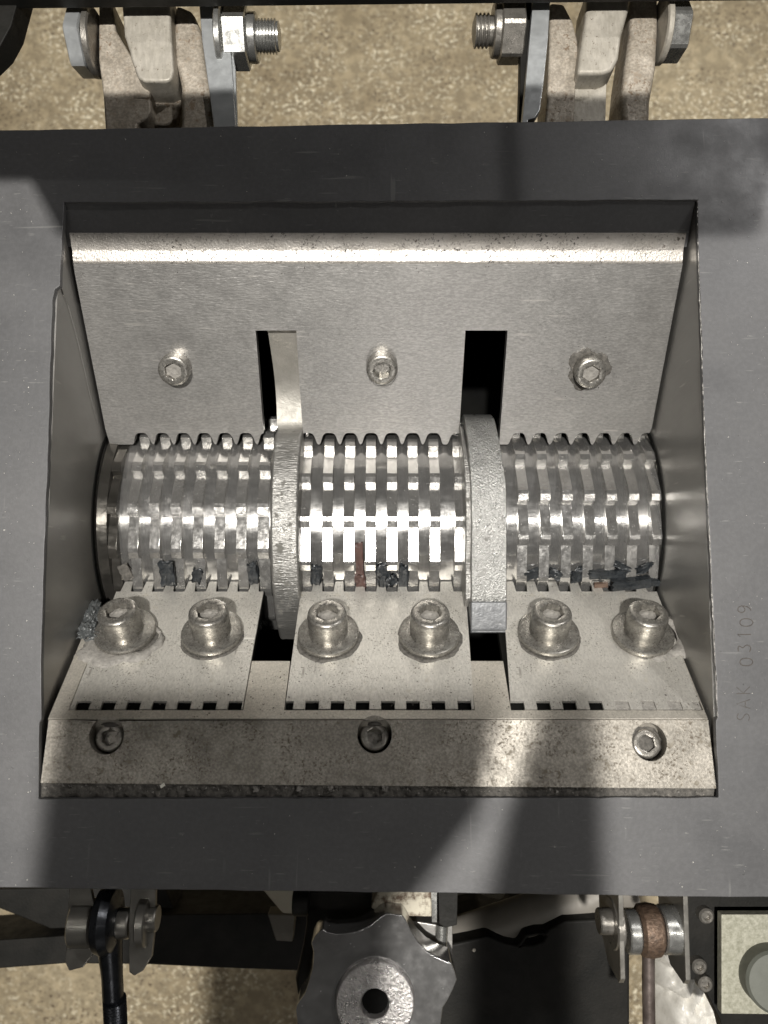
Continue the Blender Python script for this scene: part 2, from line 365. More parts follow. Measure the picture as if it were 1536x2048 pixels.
for i in range(25):
    k = i/24; v = vs0+(vr-vs0)*k-(6 if i == 24 else 0); h = -20-46*math.sin(math.pi*min(k*1.05,1))*(.4+.6*k)
    rows.append([bm.verts.new(PU.w(x, v, h)) for x in (-276+6*k, -258, -207)]+[bm.verts.new(PU.w(x, v, h-30)) for x in (-207, -276+6*k)])
for a, b in zip(rows, rows[1:]):
    for j in range(5): bm.faces.new((a[j], a[(j+1) % 5], b[(j+1) % 5], b[j]))
finish('curved_deflector', bm, M('dull_deflector_steel', (.25,.24,.215), (.33,.315,.285), .5, (.42,.55), 60, bump=.15, bs=8), up)
# rounded pitted shoulder above the plate
PT = Plane((715,-70), (767,-45))
bm = bmesh.new()
prof = [(713,-78),(713,-71),(714.5,-68.5),(718,-67),(737,-62),(740,-60.5),(745,-57),(768,-41),(800,-60),(800,-120),(712,-120)]
rings = []
nx = 70
for i in range(nx+1):
    x = XL+8+(XR-XL-15)*i/nx
    rings.append([bm.verts.new((x, y+random.uniform(-.25,.25), z+random.uniform(-.2,.2))) for y, z in prof])
for a, b in zip(rings, rings[1:]):
    for j in range(len(prof)): bm.faces.new((a[j], a[(j+1) % len(prof)], b[(j+1) % len(prof)], b[j]))
bm.faces.new(rings[0]); bm.faces.new(rings[-1])
finish('shoulder', bm, m_band, up, sharp=40)

# ------------------------------------------------------------------ screws
def cap_screw(name, base, axis, r, h, label, group, mat=m_bolt, knurl=True, plug=True, rot=0, washer=None, tilt=None, dirt=None, cat='screw'):
    t = thing(name, base, label, cat, group)
    z0 = 0
    if washer:
        wr, wh = washer
        lathe('washer', base, axis, [(0,wr*.99),(1,wr),(wh-4,wr),(wh-1.5,wr-1.2),(wh,wr-4),(wh-.3,r*.7)], mat, t, 64, cap1=True); z0 = wh
    ax = Vector(axis).normalized()
    if tilt: ax = (ax+Vector(tilt)).normalized()
    k = 'k' if knurl else ''
    sr = r*.52
    lathe('head', base, ax, [(z0*.8,r*.97,''),(z0+1,r,''),(z0+h*.2,r,k),(z0+h*.72,r,k),(z0+h*.80,r,''),(z0+h*.93,r*.965,''),(z0+h*.98,r*.9,''),(z0+h,r*.82,''),(z0+h,sr*1.13,''),
          (z0+h*.985,sr,'h'),(z0+h*.45,sr,'h')], mat, t, 72, rot=rot, sharp=28)
    if plug:
        lathe('socket_dirt', base, ax, [(z0+h*.47,sr*1.0,'h'),(z0+h*.70,sr*.98,'h'),(z0+h*.74,sr*.6,''),(z0+h*.68,sr*.2,'')], m_paste if plug == 1 else m_dirt, t, 36, rot=rot, jit=.04)
    return t
gU = 'socket screws in the upper scraper plate'
for (x, y), lab, pg, mt in (((353,733), 'small knurled screw with dust-filled socket, its shadow beside it, in the upper plate', 1, m_bolt),
                        ((764,731), 'small clean socket screw in the upper plate between its two slots', 0, m_bolt),
                        ((1176,738), 'small socket screw ringed by dark grime in the upper plate beside the black slot', 1, m_bolt)):
    cap_screw('socket_screw', PU.p(x, y), PU.N, 37, 36, lab, gU, mt, rot=random.random(), plug=pg, washer=None)
# ring of grime round the third screw
def ring_dirt(name, pl, x, y, r0, r1, hgt, mat, label, cat, sx=1, sy=1, off=(0,0), n=60):
    bm = bmesh.new(); c = pl.p(x, y); rings = []
    for fr, hh in ((0,.0),(.15,.7),(.5,1),(.8,.55),(1,-.6)):
        ring = []
        for i in range(n):
            a = 2*math.pi*i/n; nn = .75+.25*math.sin(3*a+1)+.18*math.sin(7*a+2)+random.uniform(-.13,.13)
            rr = r0+(r1-r0)*fr*nn
            ring.append(bm.verts.new(c+pl.U*(math.cos(a)*rr*sx+off[0]*fr)+pl.V*(math.sin(a)*rr*sy+off[1]*fr)+pl.N*(hh*hgt*random.uniform(.7,1.2))))
        rings.append(ring)
    for a, b in zip(rings, rings[1:]):
        for i in range(n): bm.faces.new((a[i], a[(i+1) % n], b[(i+1) % n], b[i]))
    o = finish(name, bm, mat, sharp=180, base=c); tagp(o, label, cat, None, 'stuff'); return o
ring_dirt('grime', PU, 1176, 738, 34, 58, 3.2, m_dirt, 'dark gritty grime ring round the small screw beside the black slot', 'grime')

# ------------------------------------------------------------------ bed knives
vL = lambda py: PL.uv(768, py)[1]
def knife(x0, x1, cols, npx, label, f0=0, f1=0):
    t = thing('bed_knife', PL.w((x0+x1)/2, 150, -40), label, 'bed knife', 'bed knives below the rotor')
    vt_, vr_, vb, vn = vL(1163), vL(1183), vL(1418), vL(1402)
    grooves = [(cols[i]+cols[i+1])/2 for i in range(len(cols)-1)]
    out = []
    out += comb(cols, 16.5, 14, x0+f0, x1+f1, vr_, vt_, 1.5)
    nn = []
    for p in npx:
        c = PL.uv(p, 1410)[0]; a, b = max(c-14.5, x0+.01), min(c+14.5, x1-.01)
        nn.append((a, b))
    back = [(x0, vb if nn[0][0] > x0+1 else vn)]
    for a, b in nn:
        if a > x0+1: back += [(a, vb), (a, vn)]
        if b < x1-1: back += [(b, vn), (b, vb)]
    back += [(x1, vb if nn[-1][1] < x1-1 else vn)]
    back = back[::-1]
    prism('blade', [PL.w(u, v) for u, v in out+back], PL.N, 7, m_lower, t, bevel=1.1)
    return t
knife(-660, -297, [s1[0]-53]+s1, (166,217,267,318,368,419,470), 'stained comb-ended bed knife held by the pair of screws beside the grimy corner lump')
knife(-208, 189, s2, (573,624,675,725,776,826,877,929), 'comb-ended bed knife between the two hooked discs, all of its rear notches open and black', 3, 14)
knife(268, 668, s3, (1035,1087,1139,1192,1245,1297,1350,1400), 'comb-ended bed knife with four of its rear notches packed with grey dust', 27, 4)
bmx = bmesh.new()
for p in (1245,1297,1350,1398):
    c = PL.uv(p, 1410)[0]; 
    add_prism(bmx, [PL.w(c-13.8,vL(1403),-2), PL.w(min(c+13.8,667),vL(1403),-3), PL.w(min(c+13.8,667),vL(1417),-2), PL.w(c-13.8,vL(1417),-3.5)], PL.N, 18)
tagp(finish('packed_dust', bmx, m_paste), 'grey dust packed into the four rear notches of the last bed knife', 'dust', None, 'stuff')
# seat the knives are let into
st = thing('knife_seat', PL.w(0,300,-80), 'stained steel seat showing between the bed knives and as a thin strip behind their notches', 'knife seat')
vb = vL(1419.5); ve = vL(1437); v1 = vL(1321)
o = [(XL+8, ve), (XL+8, vL(1215)), (-662, vL(1215)), (-662, vb), (-295.5, vb), (-295.5, v1), (-209.5, v1), (-209.5, vb), (190.5, vb), (190.5, v1), (266.5, v1), (266.5, vb),
     (669.5, vb), (669.5, vL(1250)), (XR-4, vL(1250)), (XR-4, ve)]
prism('seat_face', [PL.w(u, v, -1) for u, v in o], PL.N, 60, m_seat, st, bevel=1)
bm = bmesh.new()
for a, b in ((-660,-298),(-207,188),(268,668)):
    add_prism(bm, [PL.w(a, vL(1200), -12), PL.w(b, vL(1200), -12), PL.w(b, vL(1419), -12), PL.w(a, vL(1419), -12)], PL.N, 20)
finish('notch_shade_slab', bm, m_void, st)  # black slabs paint the shade seen through the rear notches

gL = 'large socket screws clamping the bed knives'
labs = ['large socket screw with a dust-caked washer, beside the grimy lump in the corner',
        'large socket screw between the dust-caked corner screw and the thin disc',
        'large socket screw on the middle bed knife close to the thin disc',
        'large socket screw on the middle bed knife close to the cut hook',
        'large clean socket screw just past the cut end of the hook',
        'large knurled socket screw whose washer is half buried in grey paste by the side wall']
for i, (x, y) in enumerate(((252,1268),(425,1270),(657,1273),(858,1273),(1096,1271),(1284,1272))):
    cap_screw('clamping_screw', PL.p(x, y), PL.N, 45, 62, labs[i], gL, m_bolt, rot=random.random()*1.0, plug=1, washer=(70,17), knurl=(i == 5), tilt=(-.07,0,.02) if i == 0 else None)
    if i < 5:
        ring_dirt('grime', PL, x, y, 67, 78 if i not in (1,4) else 74, 2.2, m_dirt,
                  ['gritty grime under the corner screw washer','thin grime ring under the washer of the screw left of the thin disc','thin grime ring under the washer just right of the thin disc',
                   'thin grime ring under the washer just left of the cut hook','thin grime ring under the washer just right of the cut hook'][i], 'grime', off=(0,6))
ring_dirt('paste', PL, 262, 1272, 60, 92, 9, m_paste, 'grey dust caked round the foot of the corner screw', 'dust', 1.1, .9, (-22,22))
ring_dirt('paste', PL, 1300, 1268, 60, 92, 8, m_paste, 'grey paste caked round the washer nearest the side wall', 'dust', 1, .9, (20,8))

# ------------------------------------------------------------------ clamping bar with three counterbored screws
fb = thing('clamping_bar', (0,-340,-90), 'long stained steel bar with three counterbored screws in front of the bed knives', 'bar')
bores = ((213,1471),(749,1469),(1299,1484))
holes = []
for x, y in bores:
    c = PF.p(x, y); holes.append([c+PF.U*(36*math.cos(a))+PF.V*(38*math.sin(a)) for a in [2*math.pi*k/40 for k in range(40)]])
bl = [PF.p(94,1440), PF.p(1427,1440), PF.p(1433,1577), PF.p(80,1566)]
bl[0].x = XL+10; bl[3].x = XL+8; bl[1].x = XR-4; bl[2].x = XR-3
prism('bar_face', bl, PF.N, 48, m_bar, fb, holes=holes, bevel=1.5)
prism('bore_shade_floor', [PF.w(XL+12, 5, -49), PF.w(XR-6, 5, -49), PF.w(XR-6, 110, -49), PF.w(XL+12, 110, -49)], PF.N, 8, m_void, fb)  # black floor stands for the shade at the bottom of the bores
tl = Vector((0,-.08,.0))
for i, (x, y) in enumerate(bores):
    ax = (PF.N+Vector((0,.10,0))).normalized(); c = PF.p(x, y)-PF.N*46+Vector((0,-6,0))
    t = cap_screw('recessed_screw', c, ax, 30, 30, ['dark socket screw deep in its counterbore, the bore nearest the bright end of the bar','shiny-rimmed socket screw in the middle counterbore of the bar','socket screw in a counterbore choked with crumbling dirt'][i],
              'recessed screws in the clamping bar', m_bolt2, knurl=False, plug=0 if i < 2 else 2, rot=i)
c = PF.p(1297,1484)-PF.N*20
bm = bmesh.new()
add_lathe(bm, c-PF.N*2, PF.N, [(-20,36),(-4,35),(2,31),(0,26),(-9,22),(-8,16),(-3,12),(-7,5)], 34, jit=.07)
tagp(finish('dirt_plug', bm, m_dirt, sharp=180, base=c), 'crumbling brown and grey dirt filling the bore at the bright speckled end of the bar', 'dirt', None, 'stuff')
for i, (x, y) in enumerate(bores[:2]):      # grime heaped on the upper lip of the bores
    c = PF.p(x, y)+PF.V*(-24)-PF.N*12; bm = bmesh.new()
    add_lathe(bm, c, PF.N, [(-18,22),(-6,20),(2,12),(5,5)], 22, jit=.16)
    for v in bm.verts: v.co.y = c.y+(v.co.y-c.y)*.42
    tagp(finish('dirt_clump', bm, m_dirt, sharp=180, base=c), ['clump of dark dirt on the upper lip of the counterbore near the corner','clump of dark dirt on the upper lip of the middle counterbore'][i], 'dirt', None, 'stuff')
# gritty seam between bar and frame
bm = bmesh.new(); n = 240; rows = []
y0 = -400; y1 = at(0,1597).y
for i in range(n+1):
    x = XL+4+(XR-XL-8)*i/n
    rows.append([bm.verts.new((x, -402+(y1-1+402)*k/4, -14+random.uniform(-5,5)+(4 if k in (1,3) else 0))) for k in range(5)])
for a, b in zip(rows, rows[1:]):
    for k in range(4): bm.faces.new((a[k], b[k], b[k+1], a[k+1]))
tagp(finish('seam_dirt', bm, m_dirt, sharp=180), 'dark gritty dirt packed along the seam between the clamping bar and the frame', 'dirt', None, 'stuff')

# ------------------------------------------------------------------ rotor
ro = thing('cutting_rotor', RC-Vector((0,0,310)), 'shiny steel rotor with rows of stepped teeth in three banks and two protruding hooked discs', 'rotor')
lathe('shaft', Vector((XL+2,RC.y,RC.z)), (1,0,0), [(0,270),(3,275),(XR-XL-7,275),(XR-XL-4,270)], m_shaft, ro, 180)
def pol(r, th, x=0): return Vector((x, RC.y+r*math.sin(th), RC.z+r*math.cos(th)))
def tooth_disc(x0, x1, drop, mat=m_rotor, bev=.7):
    k = 17; pitch = 2*math.pi/k; prof = []
    for j in range(k):
        a = drop-j*pitch
        # from the drop (just below it) going down the picture: long rising facet, short land, drop
        prof += [(280, a-.004), (287, a-pitch*.34), (RT-.6, a-pitch*.75), (RT, a-pitch*.84), (RT-2.6, a-pitch+.006)]
    bm = bmesh.new(); add_prism(bm, [pol(r, th, x1) for r, th in prof], (1,0,0), x1-x0)
    return finish('toothed_ring', bm, mat, ro, bevel=bev, seg=1, sharp=8)
for i, c in enumerate(s1): tooth_disc(c-12.5, c+12.5 if i < 6 else c+15, R_(-1))
for i, c in enumerate(s2): tooth_disc(c-12.5, c+12.5 if i < 7 else c+19, R_(-7.3))
for i, c in enumerate(s3): tooth_disc(c-12.5, c+12.5 if i < 6 else c+13, R_(5.4))
# left end collar, its dark reflection put into the colour
lathe('end_collar', Vector((XL+4,RC.y,RC.z)), (1,0,0), [(0,284),(2,294),(26,292),(30,284)], m_darkrefl, ro, 120)
tooth_disc(-672, -650, R_(-1), m_darkrefl)
# hooked discs
def arc_piece(name, x0, x1, r_in, prof, mat, bev, lean=0, par=None):
    bm = bmesh.new(); pts = [pol(r, th, x1) for r, th in prof]; add_prism(bm, pts, (1,0,0), x1-x0)
    for v in bm.verts: v.co.x -= lean*math.atan2(v.co.y-RC.y, v.co.z-RC.z)
    return finish(name, bm, mat, par or ro, bevel=bev, seg=3, sharp=30)
prof = [(345+random.uniform(-1,1), R_(a)) for a in range(-67, 38, 3)]+[(330, R_(41)), (250, R_(41))]+[(250, R_(a)) for a in range(30, -70, -10)]
arc_piece('disc_segment', -270, -203, 250, prof, m_arm2, 7)
def claw(name, yz, x0, x1, mat, par, bev):
    bm = bmesh.new(); add_prism(bm, [Vector((x1, y, z)) for y, z in yz], (1,0,0), x1-x0)
    for v in bm.verts:
        k = min(max((v.co.y-230)/180, 0), 1); v.co.x += (-15 if v.co.x > (x0+x1)/2 else -5)*k
    return finish(name, bm, mat, par, bevel=bev, seg=3, sharp=30)
pc = lambda r, a: (RC.y+r*math.sin(R_(a)), RC.z+r*math.cos(R_(a)))
yz = [pc(250, a) for a in range(-36, 50, 8)]+[pc(250,50), pc(330,50), pc(352,46), pc(369,40)]+[pc(372+random.uniform(-1,1), a) for a in range(38, -13, -3)]+[(60,-197.5),(30,-199),(0,-201),(-30,-204),(-52,-208),(-60,-214),(-108,-224),(-108,-300),(-40,-330)]
hk = claw('hook', yz, 204, 286, m_arm, ro, 13)
claw('hook_shoulder', [pc(250, a) for a in range(-40, 46, 8)]+[pc(330, 44)]+[pc(350, a) for a in range(38, -24, -4)]+[(20,-226),(-40,-232),(-60,-260)], 192, 209, m_arm2, hk, 5)
claw('cut_face', [(-45,-202.5),(-62,-204),(-112,-212),(-119,-218),(-119,-262),(-45,-262)], 202, 287, m_cut, hk, 7)
# dark chip caught beside the disc
# ------------------------------------------------------------------ chips and shavings
def chip(name, c, size, rot, mat, label, cat='chip', group=None, ridges=0, jit=.18, base=None):
    bm = bmesh.new(); bmesh.ops.create_cube(bm, size=1)
    bmesh.ops.subdivide_edges(bm, edges=bm.edges[:], cuts=4, use_grid_fill=True)
    mt = Matrix.Rotation(rot[2], 3, 'Z') @ Matrix.Rotation(rot[1], 3, 'Y') @ Matrix.Rotation(rot[0], 3, 'X')
    for v in bm.verts:
        p = Vector(v.co)
        if ridges: p.z *= 1+.35*math.sin(p.y*ridges*2*math.pi)
        p += Vector([random.uniform(-jit, jit)*.35 for _ in range(3)])
        v.co = Vector(c)+mt @ Vector((p.x*size[0], p.y*size[1], p.z*size[2]))
    o = finish(name, bm, mat, sharp=50, base=c); return tagp(o, label, cat, group)
def onrotor(px, py, r):
    d = ray(px, py); a = d.y**2+d.z**2; oc = C0-RC; b = 2*(oc.y*d.y+oc.z*d.z); c = oc.y**2+oc.z**2-r*r
    t = (-b-math.sqrt(b*b-4*a*c))/(2*a); return C0+d*t
g = 'shredded chips lying between the rotor and the bed knives'
def rc(px, py, size, rz, mat, label, r=292, ridges=0, name='rubber_chip', jit=.18):
    q = onrotor(px, py, r); th = math.atan2(q.y-RC.y, q.z-RC.z)
    return chip(name, q, size, (-th, 0, rz), mat, label, 'chip', g, ridges, jit)
rc(335,1147,(34,62,14),.05,m_rub,'ridged black rubber chip standing in a groove above the second large screw',300,2)
rc(252,1144,(24,40,10),.4,m_dirt,'dull dusty chip in the first groove beside the dark end collar',290)
rc(394,1152,(22,36,9),-.3,m_rub,'black chip with a slanted edge between the ridged chip and the thin disc',290,jit=.4)
rc(506,1146,(22,50,14),.1,m_rub,'small black chip in the last groove before the thin disc',290,jit=.4)
rc(633,1150,(24,44,14),-.1,m_rub,'dull blue-black chip in the groove just past the thin disc',290,jit=.45)
rc(767,1152,(28,58,14),.2,m_rub,'jagged black chip in the groove next to the brown strip',291,0,jit=.6)
rc(784,1160,(22,22,10),.8,m_rub,'pointed black flake touching the jagged chip',297,0,jit=.7)
rc(808,1152,(22,56,12),-.05,m_rub,'narrow black chip in the groove past the jagged chip',291,0,jit=.4)
rc(719,1118,(18,80,8),.03,m_copper,'reddish brown plastic strip lying upright in a groove of the middle bank',292,0,'plastic_strip')
rc(721,1163,(22,34,12),.1,m_copper,'short dark brown crumb under the reddish strip',292,0,'plastic_strip',jit=.5)
rc(1215,1148,(90,20,14),.02,m_rub,'black rubber strip lying across the grooves of the last bank',296)
rc(1262,1166,(96,26,20),.10,m_rub,'thick black rubber strip resting on the edge of the last bed knife',306,jit=.1)
rc(1312,1164,(54,16,14),-.04,m_rub,'short glossy black strip against the side wall end of the rotor',304,jit=.08)
rc(1202,1170,(32,12,8),.05,m_copper2,'copper coloured strand peeping from under the black strips',300,0,'copper_strand')
rc(1068,1148,(40,22,10),.3,m_rub,'small dark flake in the first grooves past the cut hook',290,jit=.4)
rc(1110,1148,(30,20,12),-.3,m_rub,'dark flake in the second groove of the last bank',290,jit=.5)
rc(1155,1150,(36,26,12),.5,m_rub,'dark folded flake in the third groove of the last bank',290,jit=.5)
rc(1243,1133,(40,14,10),-.4,m_rub,'thin dark sliver wedged above the long black strip',290,jit=.4)
rc(1290,1135,(40,18,10),.4,m_rub,'thin dark sliver in the groove nearest the side wall',290,jit=.4)
chip('plastic_chip', at(325,1571,-2), (9,6,4), (0,.2,.5), m_white, 'tiny white plastic chip on the seam dirt below the first counterbore', 'chip')
for k, (x, y) in enumerate(((512,1578),(598,1578),(662,1577),(770,1577))):
    chip('crumb', at(x, y, -4), (9,8,7), (0,.3,k), m_paste, ['grey crumb in the seam dirt nearest the white chip','grey crumb in the seam dirt, second from the white chip','grey crumb in the seam dirt, third from the white chip','grey crumb in the seam dirt below the middle counterbore'][k], 'crumb', 'grey crumbs in the seam dirt', jit=.6)
def grit(name, mat, pts, smin, smax, label, n3):
    bm = bmesh.new()
    for p, nr in pts:
        a = random.uniform(smin, smax); c = Vector(p)+Vector(nr)*a*.3
        vs = [bm.verts.new(c+Vector([random.uniform(-a, a) for _ in range(3)])) for _ in range(4)]
        for tri in ((0,1,2),(0,2,3),(0,3,1),(1,3,2)): bm.faces.new([vs[t] for t in tri])
    tagp(finish(name, bm, mat, sharp=10), label, 'grit', None, 'stuff')
pts = []
for k in range(520):
    if k % 3 == 0:
        sx = random.choice((252,425,657,858,1096,1284)); a = random.uniform(0, 6.28); rr = random.gauss(64, 8); x, y = sx+math.cos(a)*rr, 1272+abs(math.sin(a))*rr*.9-8
    else: x, y = random.uniform(120,1420), 1418-abs(random.gauss(0, 70))
    if (488 < x < 575 or 930 < x < 1015) and y < 1322: continue
    pts.append((PL.p(x, y), PL.N))
grit('fine_grit', m_dirt, pts, .8, 2.6, 'fine dark grit sprinkled over the bed knives and round their washers', 0)
pts = [(Vector((random.uniform(-700,676), -402+random.gauss(0,1)*9-10, -9)), (0,0,1)) for k in range(260)]
grit('seam_grit', m_paste, pts, 1.5, 4.5, 'loose grey grit along the seam in front of the clamping bar', 0)
pts = [(PU.p(random.uniform(160,1360), 528+abs(random.gauss(0,12))), PU.N) for k in range(120)]+[(PU.p(1176+random.gauss(0,34), 738+random.gauss(0,30)), PU.N) for k in range(110)]
grit('plate_grit', m_dirt, pts, .8, 2.4, 'dark grit on the upper plate below its shoulder and round the grimy screw', 0)
pts = [(at(random.uniform(0,1536), random.choice((random.uniform(250,395), random.uniform(1605,1775))), .5), (0,0,1)) for k in range(150)]+[(at(random.choice((random.uniform(0,75), random.uniform(1445,1536))), random.uniform(400,1600), .5), (0,0,1)) for k in range(190)]
grit('pale_grit', m_white, pts, .5, 1.5, 'tiny pale specks scattered over the dark frame', 0)
# grimy lump in the corner
import mathutils.noise as mn
bm = bmesh.new(); random.seed(3)
q0 = PL.p(183,1245)
for cx, cy, rx, ry in ((184,1232,20,34),(176,1262,22,26),(196,1280,20,14)):
    c = PL.p(cx, cy)+PL.N*4
    rr = bmesh.ops.create_icosphere(bm, subdivisions=5, radius=1)
    for v in rr['verts']:
        p = v.co.copy(); k = 1+.55*mn.noise(p*1.9+Vector((cx,0,0)))+.4*mn.noise(p*4.3+Vector((cy,3,0)))+.22*mn.noise(p*9.5)
        v.co = c+PL.U*(p.x*rx*k)+PL.V*(p.y*ry*k)+PL.N*(p.z*13*k)
o = finish('grime_lump', bm, M('greasy_grime', (.045,.05,.052), (.10,.105,.105), 0, (.25,.45), 14, bump=.35, bs=8), sharp=180, base=q0)
tagp(o, 'dark greasy lump of grime in the corner between the side wall and the first screw', 'grime', None, 'stuff')

# ------------------------------------------------------------------ hinges behind the frame
def slab(name, pts, z, depth, mat, parent, bevel=4, **k):
    return prism(name, px3(pts, z), (0,0,1), depth, mat, parent, bevel=bevel, **k)
def xbolt(parent, cx0, cx1, cy, z, r, mat, kind='', name='bolt', n=48, rot=0, prof=None):
    a = at(cx0, cy, z); b = at(cx1, cy, z); Ln = b.x-a.x
    pr = prof(Ln) if prof else [(0,r*.93,kind),(3,r,kind),(Ln-3,r,kind),(Ln,r*.93,kind)]
    return lathe(name, a, (1,0,0), pr, mat, parent, n, rot=rot, sharp=25)
ZH = -60
hl = thing('hinge', at(330,140,ZH-120), 'grubby steel hinge with a shiny zinc nut and a dark grey bolt head', 'hinge', 'hinges between frame and hopper')
slab('lug', [(197,-25),(222,-5),(232,60),(262,110),(285,150),(301,185),(302,222),(292,238),(275,248),(266,290),(212,290),(206,190),(197,120)], ZH+10, 130, m_lug, hl, 14)
slab('lug', [(350,5),(385,20),(402,60),(412,130),(424,200),(432,290),(352,290),(362,240),(361,170),(350,120),(347,60)], ZH+10, 130, m_lug, hl, 12)
slab('hopper_lug', [(240,-30),(338,-30),(343,70),(347,140),(343,158),(330,164),(290,163),(275,155),(262,118),(258,100),(248,70)], ZH+45, 110, m_lug2, hl, 15)
slab('lug_bridge', [(290,160),(352,158),(362,200),(356,235),(330,252),(296,250)], ZH-30, 60, m_lug, hl, 8)
slab('zinc_link', [(396,-20),(430,-20),(462,110),(474,290),(432,290),(418,180),(404,80)], ZH+30, 26, m_zinc, hl, 2)
slab('zinc_flange', [(431,-20),(447,-20),(470,130),(476,290),(462,290),(450,150)], ZH+18, 14, m_zinc, hl, 2)
xbolt(hl, 150, 181, 84, ZH, 66, m_zinc, 'h', 'bolt_head', rot=.3)
xbolt(hl, 182, 197, 87, ZH, 72, m_bolt2, '', 'washer')
xbolt(hl, 438, 452, 80, ZH, 74, m_nut, '', 'washer')
xbolt(hl, 452, 498, 76, ZH, 58, m_nut, 'h', 'nut', rot=.52)
xbolt(hl, 498, 516, 76, ZH, 52, m_nut, '', 'nut_collar')
def thread(Ln): 
    p = [(0,30)]; h = 0
    while h < Ln-8: p += [(h+1.5,36),(h+3,36),(h+5.5,31),(h+6.5,31)]; h += 7.2
    return p+[(Ln-2,31),(Ln,25)]
xbolt(hl, 512, 560, 73, ZH, 40, m_nut, name='thread', prof=thread)

hr = thing('hinge', at(1200,140,ZH-120), 'grubby steel hinge with a blackened nut, upright blue-grey link plate and pale bolt head', 'hinge', 'hinges between frame and hopper')
slab('lug', [(1100,5),(1128,8),(1145,40),(1156,80),(1157,130),(1152,170),(1146,290),(1086,290),(1094,200),(1098,100)], ZH+10, 120, m_lug, hr, 6)
slab('lug_bridge', [(1146,145),(1214,145),(1210,290),(1146,290)], ZH-10, 80, m_lug2, hr, 3)
slab('hopper_lug', [(1176,-30),(1260,-30),(1258,20),(1244,70),(1238,115),(1225,140),(1205,147),(1154,147),(1160,100),(1170,40)], ZH+45, 110, m_lug2, hr, 14)
slab('lug', [(1260,-30),(1318,-30),(1318,60),(1314,130),(1302,200),(1300,290),(1232,290),(1246,240),(1243,200),(1250,130),(1260,60)], ZH+12, 120, m_lug, hr, 14)
slab('dark_backing', [(1043,-20),(1070,-20),(1062,130),(1050,290),(1036,290),(1040,160)], ZH+10, 30, m_black, hr, 2)
slab('zinc_link', [(1068,-20),(1102,-20),(1096,80),(1088,160),(1080,220),(1070,236),(1056,240),(1048,290),(1040,290),(1052,160)], ZH+50, 24, m_zinc, hr, 2)
xbolt(hr, 945, 984, 62, ZH, 40, m_bolt2, name='thread', prof=lambda Ln: [(0,18),(4,30)]+[x for k in range(4) for x in ((5+k*9,35),(8+k*9,36),(10+k*9,31),(12+k*9,31))]+[(Ln,31)])
xbolt(hr, 984, 1000, 62, ZH, 56, m_bolt2, '', 'nut_collar')
xbolt(hr, 998, 1044, 64, ZH, 60, m_bolt2, 'h', 'nut', rot=.2)
xbolt(hr, 1316, 1330, 62, ZH, 70, m_lug2, '', 'washer')
xbolt(hr, 1328, 1366, 62, ZH, 58, m_nut, 'h', 'bolt_head', rot=.45)

# open hopper behind and above the frame (lower flange in view; unseen wall added to shade the rear rail)
hp = thing('open_hopper', (0,1300,60), 'black flange of the tipped-back hopper running along behind the hinges', 'hopper')
pf = [at(-80,22,20), at(1100,4,20), at(1700,-12,20)]
prism('flange', [Vector((-1250, at(0,22,20).y, 80)), Vector((1300, at(1536,-4,20).y, 80)), Vector((1300, 1560, 80)), Vector((-1250, 1560, 80))], (0,0,1), 60, m_black, hp, bevel=3)
bm = bmesh.new()
fa = [Vector((-1300,970,640)), Vector((800,970,640)), Vector((640,612,1040)), Vector((-640,612,1040)), Vector((-708,737.3,900)), Vector((-1300,737.3,900))]
nr = (fa[1]-fa[0]).cross(fa[3]-fa[0]); add_prism(bm, fa, nr, 14)
finish('hopper_shade_panel', bm, m_black, hp, bevel=3)  # unseen panel, outline shaped to cast the rear rail shadow
for sx in (-1, 1):
    xs = 780 if sx > 0 else -1240
    tube('shade_panel_strut', [Vector((xs,965,645)), Vector((xs,1540,660)), Vector((xs,1545,70))], 9, m_black, hp)  # added arms that only carry the shading panel
prism('corner_gusset', px3([(-60,-60),(52,-60),(22,52),(0,92),(-60,150)], 30), (0,0,1), 60, m_black, hp, bevel=3)

# ------------------------------------------------------------------ in front of the frame
ZB = -90
# left clevis with rod
cl = thing('rod_clevis', at(215,1900,ZB-200), 'grey steel clevis of two upright cheeks holding a black threaded eye rod', 'clevis', 'clevis brackets below the frame')
slab('cheek', [(139,1760),(178,1760),(192,1830),(194,1880),(184,1912),(166,1935),(138,1942),(130,1925),(134,1850)], ZB+20, 12, m_brk, cl, 2)
slab('cheek', [(263,1760),(312,1760),(310,1850),(303,1915),(286,1942),(268,1952),(258,1945),(257,1850)], ZB+20, 12, m_brk, cl, 2)
xbolt(cl, 147, 192, 1846, ZB, 48, m_brk, '', 'bushing')
xbolt(cl, 236, 262, 1846, ZB, 30, m_brk, '', 'spacer')
xbolt(cl, 280, 300, 1842, ZB+10, 50, m_brk, '', 'washer')
xbolt(cl, 296, 316, 1836, ZB+12, 26, m_brk, '', 'pin_head')
a = at(192,1836,ZB); 
xbolt(cl, 194, 236, 1840, ZB+8, 66, m_rodm, '', 'rod_eye', prof=lambda Ln: [(0,44),(6,62),(Ln*.5,68),(Ln-6,60),(Ln,44)])
tube('rod', [at(217,1855,ZB), at(224,1950,ZB-20), at(232,2110,ZB-60)], [28,22,22], m_rodm, cl, 20)
bm = bmesh.new(); 
p0, p1 = at(229,1998,ZB-28), at(234,2110,ZB-60); ax = (p1-p0); nn = int(ax.length/7)
add_lathe(bm, p0, ax, [x for k in range(nn) for x in ((k*7,24.5),(k*7+3.5,21.5))], 24); finish('thread', bm, m_rodm, cl)

